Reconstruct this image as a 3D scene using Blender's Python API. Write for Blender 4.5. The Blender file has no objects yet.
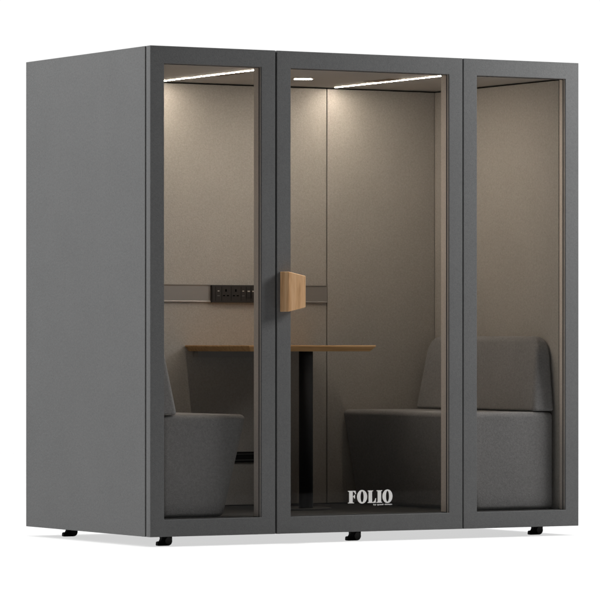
import bpy, bmesh, math, random
from mathutils import Vector, Matrix
random.seed(4)
S = bpy.context.scene
COL = S.collection

# ---------------------------------------------------------------- materials
def nodes(name):
    m = bpy.data.materials.new(name); m.use_nodes = True
    nt = m.node_tree
    return m, nt, nt.nodes['Principled BSDF']

def fabric(name, col, amp=.10, scale=330, bump=.25, rough=.95, sheen=0.0):
    m, nt, b = nodes(name)
    N = nt.nodes.new; L = nt.links.new
    tc = N('ShaderNodeTexCoord')
    n1 = N('ShaderNodeTexNoise'); n1.inputs['Scale'].default_value = scale; n1.inputs['Detail'].default_value = 3
    n2 = N('ShaderNodeTexNoise'); n2.inputs['Scale'].default_value = 95; n2.inputs['Detail'].default_value = 4
    n3 = N('ShaderNodeTexNoise'); n3.inputs['Scale'].default_value = 5; n3.inputs['Detail'].default_value = 3
    for n in (n1, n2, n3): L(tc.outputs['Object'], n.inputs['Vector'])
    a = N('ShaderNodeMath'); a.operation = 'MULTIPLY_ADD'; a.inputs[1].default_value = .62
    L(n2.outputs['Fac'], a.inputs[0])
    a2 = N('ShaderNodeMath'); a2.operation = 'MULTIPLY_ADD'; a2.inputs[1].default_value = .9
    L(n1.outputs['Fac'], a2.inputs[0]); L(a.outputs[0], a2.inputs[2])
    a3 = N('ShaderNodeMath'); a3.operation = 'MULTIPLY_ADD'; a3.inputs[1].default_value = .28
    L(n3.outputs['Fac'], a3.inputs[0]); L(a2.outputs[0], a3.inputs[2])
    mr = N('ShaderNodeMapRange')
    mr.inputs['From Min'].default_value = .74; mr.inputs['From Max'].default_value = 1.06
    mr.clamp = False
    mr.inputs['To Min'].default_value = 1 - amp * 1.6; mr.inputs['To Max'].default_value = 1 + amp * 1.6
    L(a3.outputs[0], mr.inputs['Value'])
    mx = N('ShaderNodeVectorMath'); mx.operation = 'SCALE'
    mx.inputs[0].default_value = col
    L(mr.outputs[0], mx.inputs['Scale'])
    L(mx.outputs[0], b.inputs['Base Color'])
    bp = N('ShaderNodeBump'); bp.inputs['Strength'].default_value = bump; bp.inputs['Distance'].default_value = .0015
    L(n1.outputs['Fac'], bp.inputs['Height']); L(bp.outputs[0], b.inputs['Normal'])
    b.inputs['Roughness'].default_value = rough
    b.inputs['Specular IOR Level'].default_value = .15
    b.inputs['Sheen Weight'].default_value = sheen
    return m

def plain(name, col, rough=.5, metal=0, spec=.4):
    m, nt, b = nodes(name)
    N = nt.nodes.new; L = nt.links.new
    tc = N('ShaderNodeTexCoord'); n = N('ShaderNodeTexNoise'); n.inputs['Scale'].default_value = 60
    L(tc.outputs['Object'], n.inputs['Vector'])
    mr = N('ShaderNodeMapRange'); mr.inputs['To Min'].default_value = rough * .85; mr.inputs['To Max'].default_value = min(1, rough * 1.15)
    L(n.outputs['Fac'], mr.inputs['Value']); L(mr.outputs[0], b.inputs['Roughness'])
    b.inputs['Base Color'].default_value = (*col, 1)
    b.inputs['Metallic'].default_value = metal; b.inputs['Specular IOR Level'].default_value = spec
    return m

def wood(name, axis, c1, c2, c3, sc=1.0):
    m, nt, b = nodes(name)
    N = nt.nodes.new; L = nt.links.new
    tc = N('ShaderNodeTexCoord'); mp = N('ShaderNodeMapping')
    s = [70 * sc, 70 * sc, 70 * sc]; s['xyz'.index(axis)] = 3.5 * sc
    mp.inputs['Scale'].default_value = s
    L(tc.outputs['Object'], mp.inputs['Vector'])
    n = N('ShaderNodeTexNoise'); n.inputs['Scale'].default_value = 1; n.inputs['Detail'].default_value = 6
    n.inputs['Distortion'].default_value = .6
    L(mp.outputs[0], n.inputs['Vector'])
    mp2 = N('ShaderNodeMapping'); s2 = [700, 700, 700]; s2['xyz'.index(axis)] = 25
    mp2.inputs['Scale'].default_value = s2; L(tc.outputs['Object'], mp2.inputs['Vector'])
    f = N('ShaderNodeTexNoise'); f.inputs['Scale'].default_value = 1; L(mp2.outputs[0], f.inputs['Vector'])
    ad = N('ShaderNodeMath'); ad.operation = 'MULTIPLY_ADD'; ad.inputs[1].default_value = .35
    L(f.outputs['Fac'], ad.inputs[0]); L(n.outputs['Fac'], ad.inputs[2])
    r = N('ShaderNodeValToRGB'); r.color_ramp.elements[0].position = .45; r.color_ramp.elements[0].color = (*c1, 1)
    r.color_ramp.elements[1].position = .9; r.color_ramp.elements[1].color = (*c3, 1)
    e = r.color_ramp.elements.new(.66); e.color = (*c2, 1)
    L(ad.outputs[0], r.inputs[0]); L(r.outputs[0], b.inputs['Base Color'])
    bp = N('ShaderNodeBump'); bp.inputs['Strength'].default_value = .15; bp.inputs['Distance'].default_value = .001
    L(f.outputs['Fac'], bp.inputs['Height']); L(bp.outputs[0], b.inputs['Normal'])
    b.inputs['Roughness'].default_value = .45; b.inputs['Specular IOR Level'].default_value = .35
    return m

def emit(name, col, st):
    m = bpy.data.materials.new(name); m.use_nodes = True; nt = m.node_tree; nt.nodes.clear()
    e = nt.nodes.new('ShaderNodeEmission'); o = nt.nodes.new('ShaderNodeOutputMaterial')
    e.inputs[0].default_value = (*col, 1); e.inputs[1].default_value = st
    nt.links.new(e.outputs[0], o.inputs[0]); return m

def mixglossy(name, tint, glossfac, rough=0.0):
    m = bpy.data.materials.new(name); m.use_nodes = True; nt = m.node_tree; nt.nodes.clear()
    N = nt.nodes.new
    t = N('ShaderNodeBsdfTransparent'); t.inputs[0].default_value = (*tint, 1)
    g = N('ShaderNodeBsdfGlossy'); g.inputs['Roughness'].default_value = rough
    x = N('ShaderNodeMixShader'); o = N('ShaderNodeOutputMaterial')
    fr = N('ShaderNodeFresnel'); fr.inputs[0].default_value = 1.45
    k = N('ShaderNodeMath'); k.operation = 'MULTIPLY'; k.inputs[1].default_value = glossfac
    nt.links.new(fr.outputs[0], k.inputs[0]); nt.links.new(k.outputs[0], x.inputs[0])
    nt.links.new(t.outputs[0], x.inputs[1]); nt.links.new(g.outputs[0], x.inputs[2]); nt.links.new(x.outputs[0], o.inputs[0])
    return m

OUT = fabric('grey_felt_laminate', (.124, .125, .125), amp=.052, scale=190, bump=.5)
INN = fabric('interior_felt', (.292, .279, .259), amp=.05, scale=190, bump=.5)
JAMB = fabric('jamb_felt', (.50, .46, .42), amp=.05, scale=200, bump=.3)
UPH = fabric('charcoal_upholstery', (.140, .140, .140), amp=.13, scale=230, bump=.8, sheen=.1)
CEIL = plain('ceiling_panel', (.46, .44, .41), .6, 0, .25)
CARPET = fabric('dark_carpet', (.022, .0215, .020), amp=.15, scale=260, bump=.8)
BLACK = plain('black_powder_coat', (.008, .008, .008), .75, 0, .15)
GAP = plain('black_seal_and_sill', (.004, .004, .004), .9, 0, .05)
DGREY = plain('dark_grey_metal', (.10, .10, .10), .5)
BRACK = plain('bracket_grey', (.26, .26, .26), .5)
BASEP = plain('base_plate_metal', (.05, .048, .045), .35)
RAIL = plain('taupe_rail', (.27, .26, .25), .35, .25, .5)
SOCK = plain('charcoal_plastic', (.022, .020, .018), .4)
PINM = plain('black_hole', (.001, .001, .001), .9, 0, 0)
CHROME = plain('pale_metal', (.62, .58, .52), .3, .6)
OAKX = wood('oak_tabletop', 'x', (.42, .23, .09), (.58, .34, .15), (.68, .43, .21))
OAKZ = wood('oak_handle', 'z', (.50, .25, .10), (.78, .46, .235), (.86, .57, .32), .9)
OAKD = plain('brown_vent', (.16, .105, .06), .6)
WHITE = plain('cream_decal', (.95, .94, .91), .6)
WARM = (1.0, .81, .60)
LED = emit('warm_led', (1.0, .867, .735), 180.0)
SPOT = emit('downlight_lens', (1.0, .89, .76), 85.0)
GLASS = mixglossy('clear_glass', (.94, .935, .93), .18)

# ---------------------------------------------------------------- mesh helpers
def box(bm, x0, x1, y0, y1, z0, z1, mat=0):
    v = [bm.verts.new((x, y, z)) for x in (x0, x1) for y in (y0, y1) for z in (z0, z1)]
    fs = [(0, 1, 3, 2), (4, 6, 7, 5), (0, 4, 5, 1), (2, 3, 7, 6), (0, 2, 6, 4), (1, 5, 7, 3)]
    out = []
    for f in fs:
        q = bm.faces.new([v[i] for i in f]); q.material_index = mat; out.append(q)
    return v, out

def prism(bm, pts, axis, a, b, mat=0):
    """extrude polygon (2D) along an axis from a to b"""
    def p(u, w, t):
        return {'x': (t, u, w), 'y': (u, t, w), 'z': (u, w, t)}[axis]
    A = [bm.verts.new(p(u, w, a)) for u, w in pts]; B = [bm.verts.new(p(u, w, b)) for u, w in pts]
    fs = [bm.faces.new(A), bm.faces.new(B[::-1])]
    n = len(pts)
    for i in range(n): fs.append(bm.faces.new((A[i], B[i], B[(i + 1) % n], A[(i + 1) % n])))
    for f in fs: f.material_index = mat
    return fs

def cyl(bm, c, r, h, seg=40, axis='z', r2=None, mat=0):
    M = Matrix.Translation(c)
    if axis == 'x': M = M @ Matrix.Rotation(math.pi / 2, 4, 'Y')
    if axis == 'y': M = M @ Matrix.Rotation(math.pi / 2, 4, 'X')
    g = bmesh.ops.create_cone(bm, cap_ends=True, segments=seg, radius1=r, radius2=r if r2 is None else r2, depth=h, matrix=M)
    for f in {f for v in g['verts'] for f in v.link_faces}: f.material_index = mat

def empty(name, loc, label, cat, group=None):
    o = bpy.data.objects.new(name, None); o.location = loc; o.empty_display_size = .1
    COL.objects.link(o); o['label'] = label; o['category'] = cat
    if group: o['group'] = group
    return o

def worldloc(o):
    v = Vector((0, 0, 0))
    while o: v += o.location; o = o.parent
    return v

def obj(name, bm, mats, parent=None, bevel=0, seg=2, smooth=False, label=None, origin=None):
    """bm holds world coordinates; origin = world position of the new object's origin"""
    bmesh.ops.recalc_face_normals(bm, faces=bm.faces[:])
    pw = worldloc(parent) if parent else Vector((0, 0, 0))
    ow = Vector(origin) if origin else pw
    for v in bm.verts: v.co -= ow
    me = bpy.data.meshes.new(name); bm.to_mesh(me); bm.free()
    for m in (mats if isinstance(mats, (list, tuple)) else [mats]): me.materials.append(m)
    o = bpy.data.objects.new(name, me); COL.objects.link(o)
    o.location = ow - pw
    if parent: o.parent = parent
    if bevel:
        md = o.modifiers.new('edge', 'BEVEL'); md.width = bevel; md.segments = seg; md.limit_method = 'ANGLE'; md.angle_limit = math.radians(30)
    if smooth or bevel:
        for p in me.polygons: p.use_smooth = True
        if not smooth:
            w = o.modifiers.new('wn', 'WEIGHTED_NORMAL'); w.keep_sharp = False
    if label: o['label'] = label
    return o

def one(name, dims, mat, parent, bevel=0, **k):
    bm = bmesh.new(); box(bm, *dims); return obj(name, bm, mat, parent, bevel, **k)

# ---------------------------------------------------------------- setting: floor
m = bpy.data.materials.new('white_see_through_floor'); m.use_nodes = True; nt = m.node_tree; nt.nodes.clear()
N = nt.nodes.new
df = N('ShaderNodeBsdfDiffuse'); df.inputs[0].default_value = (.9, .9, .9, 1)
tr = N('ShaderNodeBsdfTransparent'); mx = N('ShaderNodeMixShader'); mx.inputs[0].default_value = .40  # see-through share added so the white world lightens the shadow under the booth
o_ = N('ShaderNodeOutputMaterial')
nt.links.new(tr.outputs[0], mx.inputs[1]); nt.links.new(df.outputs[0], mx.inputs[2]); nt.links.new(mx.outputs[0], o_.inputs[0])
bm = bmesh.new()
vs = [bm.verts.new(p) for p in ((-9, -5.2, 0), (11, -5.2, 0), (11, 14, 0), (-9, 14, 0))]; bm.faces.new(vs)
fl = obj('floor', bm, m); fl['kind'] = 'structure'; fl['label'] = 'plain white studio floor under the booth'

# ---------------------------------------------------------------- booth
W, D, Z0, Z1 = 2.2505, 1.2305, .044, 2.194
FT = .045
booth = empty('office_booth', (W / 2, D / 2, 0), 'large grey felt meeting booth with glazed front, standing on small black castors', 'office booth')
B = booth
FLZ, CEZ = .121, 2.121
YB = 1.14           # interior back wall
XL, XR = .075, 2.175
one('side_panel', (0, .034, FT + .005, D, Z0, Z1), OUT, B, .002, label='plain grey felt left outer side panel')
one('side_panel', (W - .034, W, FT + .005, D, Z0, Z1), OUT, B, .002)
one('rear_panel', (.034, W - .034, YB + .055, D - .002, Z0 + .002, Z1 - .002), OUT, B)
one('roof', (.034, W - .034, FT + .004, YB + .054, CEZ + .03, Z1 - .001), OUT, B)
one('base', (.034, W - .034, FT + .004, YB + .054, Z0 + .001, FLZ - .012), DGREY, B)
one('carpet', (.04, W - .04, FT + .006, YB + .02, FLZ - .011, FLZ), CARPET, B)
one('ceiling', (.04, W - .04, FT + .006, YB + .045, CEZ, CEZ + .028), CEIL, B)
WT = CEZ - .006
g = .0022
S1, S2 = .6665, 1.5635
# lining panels, each padded felt slab with slightly eased edges
one('wall_lining', (XL - .03, XL, FT + .010, YB + .03, FLZ + .003, WT), INN, B, .003)
one('wall_lining', (XR, XR + .03, FT + .010, YB + .03, FLZ + .003, WT), INN, B, .003)
for a, b in ((XL + .002, S1 - g), (S1 + g, S2 - g), (S2 + g, XR - .002)):
    one('back_lining', (a, b, YB, YB + .03, FLZ + .003, WT), INN, B, .003)
one('backing', (.036, W - .036, YB + .034, YB + .052, FLZ, CEZ - .0005), GAP, B)
bm = bmesh.new()
box(bm, .035, .0445, FT + .006, YB + .033, FLZ + .001, CEZ - .0005); obj('backing', bm, GAP, B)
bm = bmesh.new(); box(bm, W - .0445, W - .035, FT + .006, YB + .033, FLZ + .001, CEZ - .0005)
obj('backing', bm, GAP, B)
# black mullion seals behind the frame joints
bm = bmesh.new(); box(bm, .600, .665, FT + .0005, FT + .02, FLZ + .001, CEZ - .001)
obj('seal', bm, GAP, B)
bm = bmesh.new(); box(bm, 1.585, 1.648, FT + .0005, FT + .02, FLZ + .001, CEZ - .001)
obj('seal', bm, GAP, B)
for d in ((.004, W - .004, FT + .0002, FT + .0048, Z0 + .004, .10), (.004, W - .004, FT + .0002, FT + .0046, 2.13, Z1 - .004),
          (.004, .05, FT + .0002, FT + .0047, .1005, 2.1295), (W - .05, W - .004, FT + .0002, FT + .0047, .1005, 2.1295)):
    one('seal', d, GAP, B)

def frame(name, x0, x1, wx0, wx1, parent, label=None):
    """front frame: picture-frame slab; outer faces grey felt, the deep part of the reveal beige, black along the bottom"""
    wz0, wz1 = .119, 2.118
    bm = bmesh.new()
    ys = [0, .010, FT - .006]
    def ring(xa, xb, za, zb, y): return [bm.verts.new(p) for p in ((xa, y, za), (xb, y, za), (xb, y, zb), (xa, y, zb))]
    o0, o1 = ring(x0, x1, Z0, Z1, ys[0]), ring(x0, x1, Z0, Z1, ys[2])
    i0, i1, i2 = [ring(wx0, wx1, wz0, wz1, y) for y in ys]
    def loop(a, b, mi):
        for k in range(4):
            f = bm.faces.new((a[k], a[(k + 1) % 4], b[(k + 1) % 4], b[k])); f.material_index = 2 if (mi == 1 and k == 0) else mi
    loop(o0, i0, 0); loop(o0, o1, 0); loop(i0, i1, 0); loop(i1, i2, 1); loop(i2, o1, 1)
    fr = obj(name, bm, [OUT, JAMB, GAP], parent, .0018, 2, label=label)
    return fr

def pane(x0, x1, parent):
    bm = bmesh.new(); box(bm, x0 - .001, x1 + .001, .0105, .0165, .1185, 2.1185)
    p = obj('glass_pane', bm, GLASS, parent)
    t = .0035                 # thin dark gasket round the pane
    for d in ((x0, x0 + t, .017, .022, .119, 2.118), (x1 - t, x1, .017, .022, .119, 2.118),
              (x0 + t, x1 - t, .017, .022, .119, .119 + t), (x0 + t, x1 - t, .017, .022, 2.118 - t, 2.118)):
        one('gasket', d, DGREY, parent)
    return p

f1 = frame('window_frame', 0, .6288, .0690, .5585, B, 'dark end of the front, left fixed window frame'); pane(.069, .5585, f1)
door = frame('door', .6372, 1.6130, .7081, 1.5410, B, 'grey framed glass door with wooden handle and white lettering'); dpane = pane(.7081, 1.541, door)
f3 = frame('window_frame', 1.6188, W, 1.6911, 2.1780, B, 'right fixed window frame'); pane(1.6911, 2.178, f3)

# jambs between frame and lining (the second, deeper step of each reveal)
for a, b in ((.5585 + .0015, .598), (.667, .7066), (1.5425, 1.583), (1.650, 1.6896)):
    one('jamb', (a, b, FT - .0055, FT + .028, FLZ + .001, CEZ - .001), JAMB, B, .001)
one('jamb', (2.179, 2.2, FT - .0055, FT + .009, FLZ + .001, CEZ - .001), JAMB, B, .001)

# handle: folded oak block, tall left edge tapering to the right
bm = bmesh.new()
pl = [(.652, .0), (.664, -.056), (.7515, -.058), (.7575, -.010), (.757, .0)]
zt = [1.2105, 1.2105, 1.1915, 1.190, 1.190]; zb = [1.0315, 1.0315, 1.0515, 1.053, 1.053]
top = [bm.verts.new((p[0], p[1], z)) for p, z in zip(pl, zt)]; bot = [bm.verts.new((p[0], p[1], z)) for p, z in zip(pl, zb)]
# inner wedge face lets the block read as two facets
bm.faces.new(top); bm.faces.new(bot[::-1])
for i in range(5): bm.faces.new((top[i], bot[i], bot[(i + 1) % 5], top[(i + 1) % 5]))
hd = obj('handle', bm, OAKZ, door, .003, 3, origin=(.7, 0, 1.12))
bm = bmesh.new(); cyl(bm, (.682, -.0005, 1.165), .006, .004, 20, 'y'); cyl(bm, (.682, -.0005, 1.075), .006, .004, 20, 'y')
bm.free()

# lettering on the door glass -------------------------------------------------
def ell(cx, cz, rx, rz, n=40): return [(cx + rx * math.cos(2 * math.pi * k / n), cz + rz * math.sin(2 * math.pi * k / n)) for k in range(n)]
XA, XB, ZA, ZB = 1.0095, 1.2435, .1718, .2278
def U(u, w): return (XA + (u - 45) / 513 * (XB - XA), ZA + (200 - w) / 135 * (ZB - ZA))
yf, yb = .0090, .0104
bm = bmesh.new()
def poly(pts): prism(bm, [U(*p) for p in pts], 'y', yf, yb)
def ringO(cx, rx, irx):
    n = 40; cz = 131.5; rz = 74
    a = [U(*p) for p in ell(cx, cz, rx, rz, n)]; b = [U(*p) for p in ell(cx, cz, irx, 60, n)]
    va = [bm.verts.new((p[0], yf, p[1])) for p in a]; vb = [bm.verts.new((p[0], yf, p[1])) for p in b]
    wa = [bm.verts.new((p[0], yb, p[1])) for p in a]; wb = [bm.verts.new((p[0], yb, p[1])) for p in b]
    for k in range(n):
        j = (k + 1) % n
        bm.faces.new((va[k], va[j], vb[j], vb[k])); bm.faces.new((wa[k], wb[k], wb[j], wa[j]))
        bm.faces.new((va[k], wa[k], wa[j], va[j])); bm.faces.new((vb[k], vb[j], wb[j], wb[k]))
# F
poly([(45, 65), (133, 65), (138, 102), (130, 102), (120, 82), (108, 74), (100, 73), (100, 190), (116, 193), (116, 200), (45, 200), (45, 193), (59, 190), (59, 75), (45, 72)])
poly([(100, 124), (112, 122), (120, 108), (127, 108), (127, 150), (120, 150), (112, 134), (100, 132)])
ringO(208, 58, 18)
# L
poly([(272, 65), (335, 65), (335, 72), (323, 75), (323, 191), (338, 190), (352, 178), (361, 150), (369, 150), (365, 200), (272, 200), (272, 193), (283, 190), (283, 75), (272, 72)])
# I
poly([(375, 65), (440, 65), (440, 72), (428, 75), (428, 190), (440, 193), (440, 200), (375, 200), (375, 193), (387, 190), (387, 75), (375, 72)])
ringO(501, 58, 18)
obj('lettering', bm, WHITE, door, label='white serif FOLIO lettering')
fc = bpy.data.curves.new('tagline', 'FONT'); fc.body = 'by quadi design'; fc.size = .0150; fc.align_x = 'RIGHT'; fc.extrude = .0003; fc.offset = .00025
fo = bpy.data.objects.new('tmp', fc); COL.objects.link(fo)
dg = bpy.context.evaluated_depsgraph_get(); dg.update()
me = bpy.data.meshes.new_from_object(fo.evaluated_get(dg)); bpy.data.objects.remove(fo)
wd = max(v.co.x for v in me.vertices) - min(v.co.x for v in me.vertices); mnx = min(v.co.x for v in me.vertices)
off = worldloc(door)
for v in me.vertices:
    x, y, z = v.co
    v.co = Vector((1.143 + (x - mnx) / wd * (1.242 - 1.143), .0097 - z, .1610 + y * .62)) - off
me.materials.clear(); me.materials.append(WHITE)
tg = bpy.data.objects.new('tagline', me); COL.objects.link(tg); tg.parent = door

# ---------------------------------------------------------------- ceiling lights
def strip(x):
    h = one('light_strip', (x - .0070, x + .0070, .10, YB - .050, CEZ - .0015, CEZ - .0003), CHROME, B)
    one('diffuser', (x - .0050, x + .0050, .103, YB - .055, CEZ - .0030, CEZ - .0017), LED, h)
strip(.640); strip(1.5795)
bm = bmesh.new(); cyl(bm, (1.122, .605, CEZ - .002), .052, .004, 48); dl = obj('downlight', bm, CHROME, B)
bm = bmesh.new(); cyl(bm, (1.122, .605, CEZ - .0046), .042, .0010, 48); obj('lens', bm, SPOT, dl)
for x0, x1 in ((.662, .712), (1.480, 1.550)):
    bm = bmesh.new(); box(bm, x0, x1, .43, .66, CEZ - .0016, CEZ - .0002)
    v = obj('air_vent', bm, OAKD, B, .001)

# ---------------------------------------------------------------- power rail + sockets
def railpiece(x0, x1):
    bm = bmesh.new()
    za, zb = 1.0865, 1.1700
    # profile: shallow channel with raised lips
    prof = [(YB, za), (YB - .008, za), (YB - .008, za + .003), (YB - .005, za + .007), (YB - .004, zb - .007), (YB - .007, zb - .003), (YB - .007, zb), (YB, zb)]
    prism(bm, prof, 'x', x0, x1)
    return obj('power_rail', bm, RAIL, B)
railpiece(S1 + g + .001, .9225); railpiece(1.263, S2 - g)
sk_x0, sk_x1 = .9235, 1.262
bm = bmesh.new(); box(bm, sk_x0, sk_x1, YB - .017, YB - .0002, 1.0845, 1.1680)
sk = obj('power_module', bm, SOCK, B, .002)
def px(u): return .9136 + u * .000434
yy = YB - .0172
for u in (25, 68, 145, 262, 385, 450, 510, 572): one('divider', (px(u) - .0006, px(u) + .0006, yy - .0004, yy + .001, 1.092, 1.160), PINM, sk)
for c in (197, 320):
    x = px(c)
    one('socket_hole', (x - .0030, x + .0030, yy - .0012, yy + .001, 1.136, 1.148), PINM, sk)
    for d in (-24, 24): one('socket_hole', (px(c + d) - .0050, px(c + d) + .0050, yy - .0012, yy + .001, 1.1150, 1.1200), PINM, sk)
for c in (103, 412):
    x = px(c)
    one('usb_port', (x - .0045, x + .0045, yy - .0015, yy + .001, 1.1375, 1.1415), CHROME, sk); one('usb_port', (x - .0065, x + .0065, yy - .0014, yy + .001, 1.1150, 1.1190), DGREY, sk)
for c in (477, 537):
    bm = bmesh.new(); x = px(c); box(bm, x - .010, x + .010, yy - .003, yy + .001, 1.108, 1.143); sw = obj('switch', bm, SOCK, sk, .001)
    bm = bmesh.new(); box(bm, x - .006, x + .006, yy - .0042, yy - .0028, 1.1360, 1.1415); obj('marker', bm, CHROME, sw)

# lower black slot on the rear lining
bm = bmesh.new(); box(bm, .86, 1.30, YB - .010, YB - .0002, .326, .377); vt = obj('floor_vent', bm, BLACK, B, .001)
bm = bmesh.new(); box(bm, .865, 1.295, YB - .0135, YB - .0102, .336, .339); obj('slat', bm, DGREY, vt); bm = bmesh.new(); box(bm, .865, 1.295, YB - .0135, YB - .0102, .365, .367); obj('slat', bm, DGREY, vt)

# ---------------------------------------------------------------- castors
def castor(cx, cy):
    bm = bmesh.new()
    # side profile in x-z: stem, rounded right wheel edge, toe to the left
    r = [(cx - .022, Z0 + .002), (cx - .020, .030), (cx - .025, .020), (cx - .035, .019), (cx - .039, .016), (cx - .040, .003), (cx - .036, .0), (cx + .010, .0)]
    for k in range(7):
        a = -math.pi / 2 + k * math.pi / 12
        r.append((cx + .012 + .020 * math.cos(a), .020 + .020 * math.sin(a)))
    r += [(cx + .032, Z0 + .002)]
    prism(bm, r, 'y', cy - .011, cy + .011)
    c = obj('castor', bm, BLACK, B, .0012, 2, origin=(cx, cy, 0))
    for d in (-.0136, .0136):
        bm = bmesh.new(); cyl(bm, (cx + .012, cy + d, .021), .0175, .005, 28, 'y'); obj('wheel', bm, SOCK, c, .001)
for c in ((.125, .10), (1.088, .09), (2.112, .15), (.155, 1.08), (1.088, 1.10), (2.112, 1.08)): castor(*c)

# ---------------------------------------------------------------- table
T = empty('table', (1.125, .60, FLZ), 'small oak topped table on a black column between the two benches', 'table')
bm = bmesh.new()
x0, x1, y0, y1 = .786, 1.4645, .52, YB - .003
zt, zm, zb = .8826, .8760, .8545
def q(x0, x1, y0, y1, z): return [bm.verts.new(p) for p in ((x0, y0, z), (x1, y0, z), (x1, y1, z), (x0, y1, z))]
a, b_, c_ = q(x0, x1, y0, y1, zt), q(x0, x1, y0, y1, zm), q(x0 + .020, x1 - .020, y0 + .020, y1 - .001, zb)
bm.faces.new(a); bm.faces.new(c_[::-1])
for p_, r_ in ((a, b_), (b_, c_)):
    for k in range(4): bm.faces.new((p_[k], p_[(k + 1) % 4], r_[(k + 1) % 4], r_[k]))
obj('tabletop', bm, OAKX, T, .0012, 2)
bm = bmesh.new(); cyl(bm, (1.125, .585, (FLZ + .008 + .8540) / 2), .0325, .8540 - FLZ - .008, 56); col_ = obj('column', bm, BLACK, T, smooth=False)
for p in col_.data.polygons: p.use_smooth = len(p.vertices) == 4
bm = bmesh.new(); cyl(bm, (1.115, .64, FLZ + .004), .155, .008, 72); obj('base_plate', bm, BASEP, T, .0015)
bm = bmesh.new(); box(bm, .832, 1.30, YB - .050, YB - .004, .8265, .8538); obj('wall_bracket', bm, BRACK, T, .002)

# ---------------------------------------------------------------- benches
def soft_top(name, bot, top, zb, zt, parent, rv, rt, rb, n=8, ry=None):
    """loft of rounded quads. bot/top = (x0,x1,y0,y1) ; rv = plan corner radius, rt/rb = edge rounding"""
    bm = bmesh.new(); rings = []
    ry = ry or rt
    def ringat(t, inset, z):
        x0, x1, y0, y1 = [bot[i] + (top[i] - bot[i]) * t for i in range(4)]
        x0 += inset; x1 -= inset
        iy = inset if z < zt - ry else ry - math.sqrt(max(0, ry * ry - (z - (zt - ry)) ** 2))
        y0 += iy; y1 -= iy
        r = max(rv - inset * .6, .004)
        pts = []
        for cx, cy, a0 in ((x1 - r, y0 + r, -90), (x1 - r, y1 - r, 0), (x0 + r, y1 - r, 90), (x0 + r, y0 + r, 180)):
            for k in range(n + 1):
                a = math.radians(a0 + 90 * k / n); pts.append((cx + r * math.cos(a), cy + r * math.sin(a)))
        return [bm.verts.new((p[0], p[1], z)) for p in pts]
    H = zt - zb
    seq = []
    for k in range(6):
        a = math.pi / 2 * k / 5; seq.append((rb * (1 - math.sin(a)), zb + rb * (1 - math.cos(a))))
    for k in range(1, 24):
        seq.append((0, zb + rb + (H - rb - rt) * k / 24))
    for k in range(9):
        a = math.pi / 2 * k / 8; seq.append((rt * (1 - math.cos(a)), zt - rt + rt * math.sin(a)))
    for ins, z in seq: rings.append(ringat((z - zb) / H, ins, z))
    bm.faces.new(rings[0][::-1]); bm.faces.new(rings[-1])
    m_ = len(rings[0])
    for a, b in zip(rings, rings[1:]):
        for k in range(m_): bm.faces.new((a[k], a[(k + 1) % m_], b[(k + 1) % m_], b[k]))
    o = obj(name, bm, UPH, parent, smooth=True)
    w = o.modifiers.new('wn', 'WEIGHTED_NORMAL'); w.keep_sharp = False; w.weight = 80
    return o

SZ = .574; y0b, y1b = .072, YB - .006
bl = empty('bench', (.30, .60, FLZ), 'charcoal bench at the left end of the booth, behind the window beside the side panel', 'bench', 'benches inside the booth')
soft_top('seat', (.079, .434, y0b + .02, y1b), (.079, .550, y0b + .018, y1b), FLZ + .002, SZ, bl, .055, .024, .018)
soft_top('backrest', (.080, .182, y0b + .006, y1b - .01), (.080, .135, y0b + .070, y1b - .075), SZ + .003, .926, bl, .024, .026, .012, ry=.06)
br = empty('bench', (1.93, .60, FLZ), 'charcoal bench at the right end of the booth with its backrest seen in full', 'bench', 'benches inside the booth')
soft_top('seat', (1.715, 2.171, y0b, y1b), (1.632, 2.171, y0b, y1b), FLZ + .002, SZ, br, .045, .026, .02)
soft_top('backrest', (2.050, 2.170, y0b + .004, y1b - .01), (2.100, 2.171, y0b + .050, y1b - .055), SZ + .003, .926, br, .022, .028, .012, ry=.085)

# ---------------------------------------------------------------- camera
Fv = Vector((.5, math.sqrt(3) / 2, 0)); Rv = Vector((math.sqrt(3) / 2, -.5, 0))
f = 4040; d0 = 17.65
X0 = (150.25 - 300) / f * d0
cp = -Fv * d0 - Rv * X0; cp.z = .8892
cam = bpy.data.cameras.new('camera'); co = bpy.data.objects.new('camera', cam); COL.objects.link(co)
co.location = cp; co.rotation_euler = (math.pi / 2, 0, -math.radians(30))
cam.sensor_width = 36; cam.lens = f / 600 * 36; cam.shift_y = 43.85 / 600; cam.clip_start = .1; cam.clip_end = 500
S.camera = co

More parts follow.
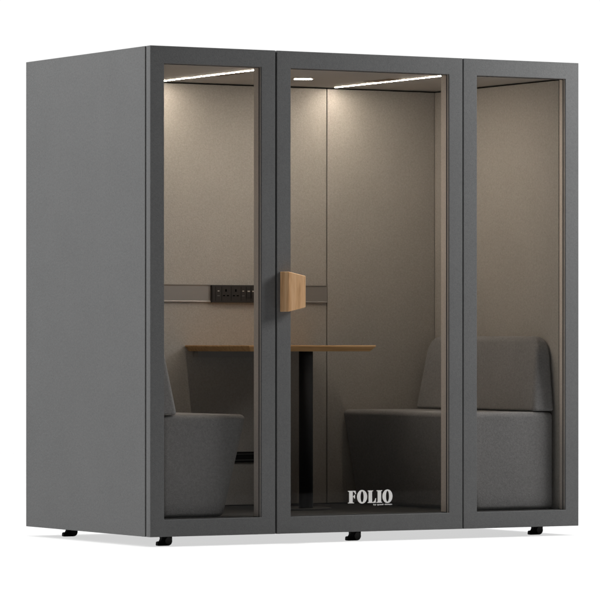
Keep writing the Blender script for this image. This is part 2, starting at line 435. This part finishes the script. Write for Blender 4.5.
# ---------------------------------------------------------------- light: white cyclorama behind, dark studio in front, added glow at left rear
w = bpy.data.worlds.new('World'); S.world = w; w.use_nodes = True; nt = w.node_tree
bg = nt.nodes['Background']; tc = nt.nodes.new('ShaderNodeTexCoord')
dt = nt.nodes.new('ShaderNodeVectorMath'); dt.operation = 'DOT_PRODUCT'; dt.inputs[1].default_value = Fv
nt.links.new(tc.outputs['Generated'], dt.inputs[0])
mr = nt.nodes.new('ShaderNodeMapRange'); mr.interpolation_type = 'SMOOTHSTEP'
mr.inputs['From Min'].default_value = .25; mr.inputs['From Max'].default_value = .8
mr.inputs['To Min'].default_value = .03; mr.inputs['To Max'].default_value = 1.03
nt.links.new(dt.outputs['Value'], mr.inputs['Value']); 
d2 = nt.nodes.new('ShaderNodeVectorMath'); d2.operation = 'DOT_PRODUCT'; d2.inputs[1].default_value = (-.76, .60, .25)  # added glow, aimed to brighten the left side panel and miss the front glass
nt.links.new(tc.outputs['Generated'], d2.inputs[0])
m2 = nt.nodes.new('ShaderNodeMapRange'); m2.interpolation_type = 'SMOOTHSTEP'
m2.inputs['From Min'].default_value = .5; m2.inputs['From Max'].default_value = .97; m2.inputs['To Max'].default_value = 1.35
nt.links.new(d2.outputs['Value'], m2.inputs['Value'])
sm = nt.nodes.new('ShaderNodeMath'); sm.operation = 'ADD'
nt.links.new(mr.outputs[0], sm.inputs[0]); nt.links.new(m2.outputs[0], sm.inputs[1]); nt.links.new(sm.outputs[0], bg.inputs['Strength'])
bg.inputs['Color'].default_value = (1, 1, 1, 1)

def area(name, loc, target, size, power, col=(1, 1, 1), spread=180, size_y=None):
    l = bpy.data.lights.new(name, 'AREA'); l.energy = power; l.color = col; l.size = size
    if size_y: l.shape = 'RECTANGLE'; l.size_y = size_y
    l.spread = math.radians(spread)
    o = bpy.data.objects.new(name, l); COL.objects.link(o); o.location = loc
    o.rotation_euler = (Vector(target) - Vector(loc)).to_track_quat('-Z', 'Y').to_euler()
    return o
area('overhead_softbox', (1, 4.4, 9), (1, 4.4, 0), 26, 26 * 26 * 2.2, spread=6)
area('key_softbox', (4.0, -1.5, 2.9), (2.0, 0, 1.5), 1.25, 120)
area('side_softbox', (-3.0, .9, 4.2), (0, .6, 1.8), 1.5, 86)

S.render.engine = 'CYCLES'
S.cycles.max_bounces = 10; S.cycles.diffuse_bounces = 5; S.cycles.transparent_max_bounces = 16
S.cycles.sample_clamp_indirect = 4
S.view_settings.view_transform = 'Standard'; S.view_settings.look = 'None'
S.view_settings.exposure = 0; S.view_settings.gamma = 1
S.render.resolution_x = 1024; S.render.resolution_y = 1024
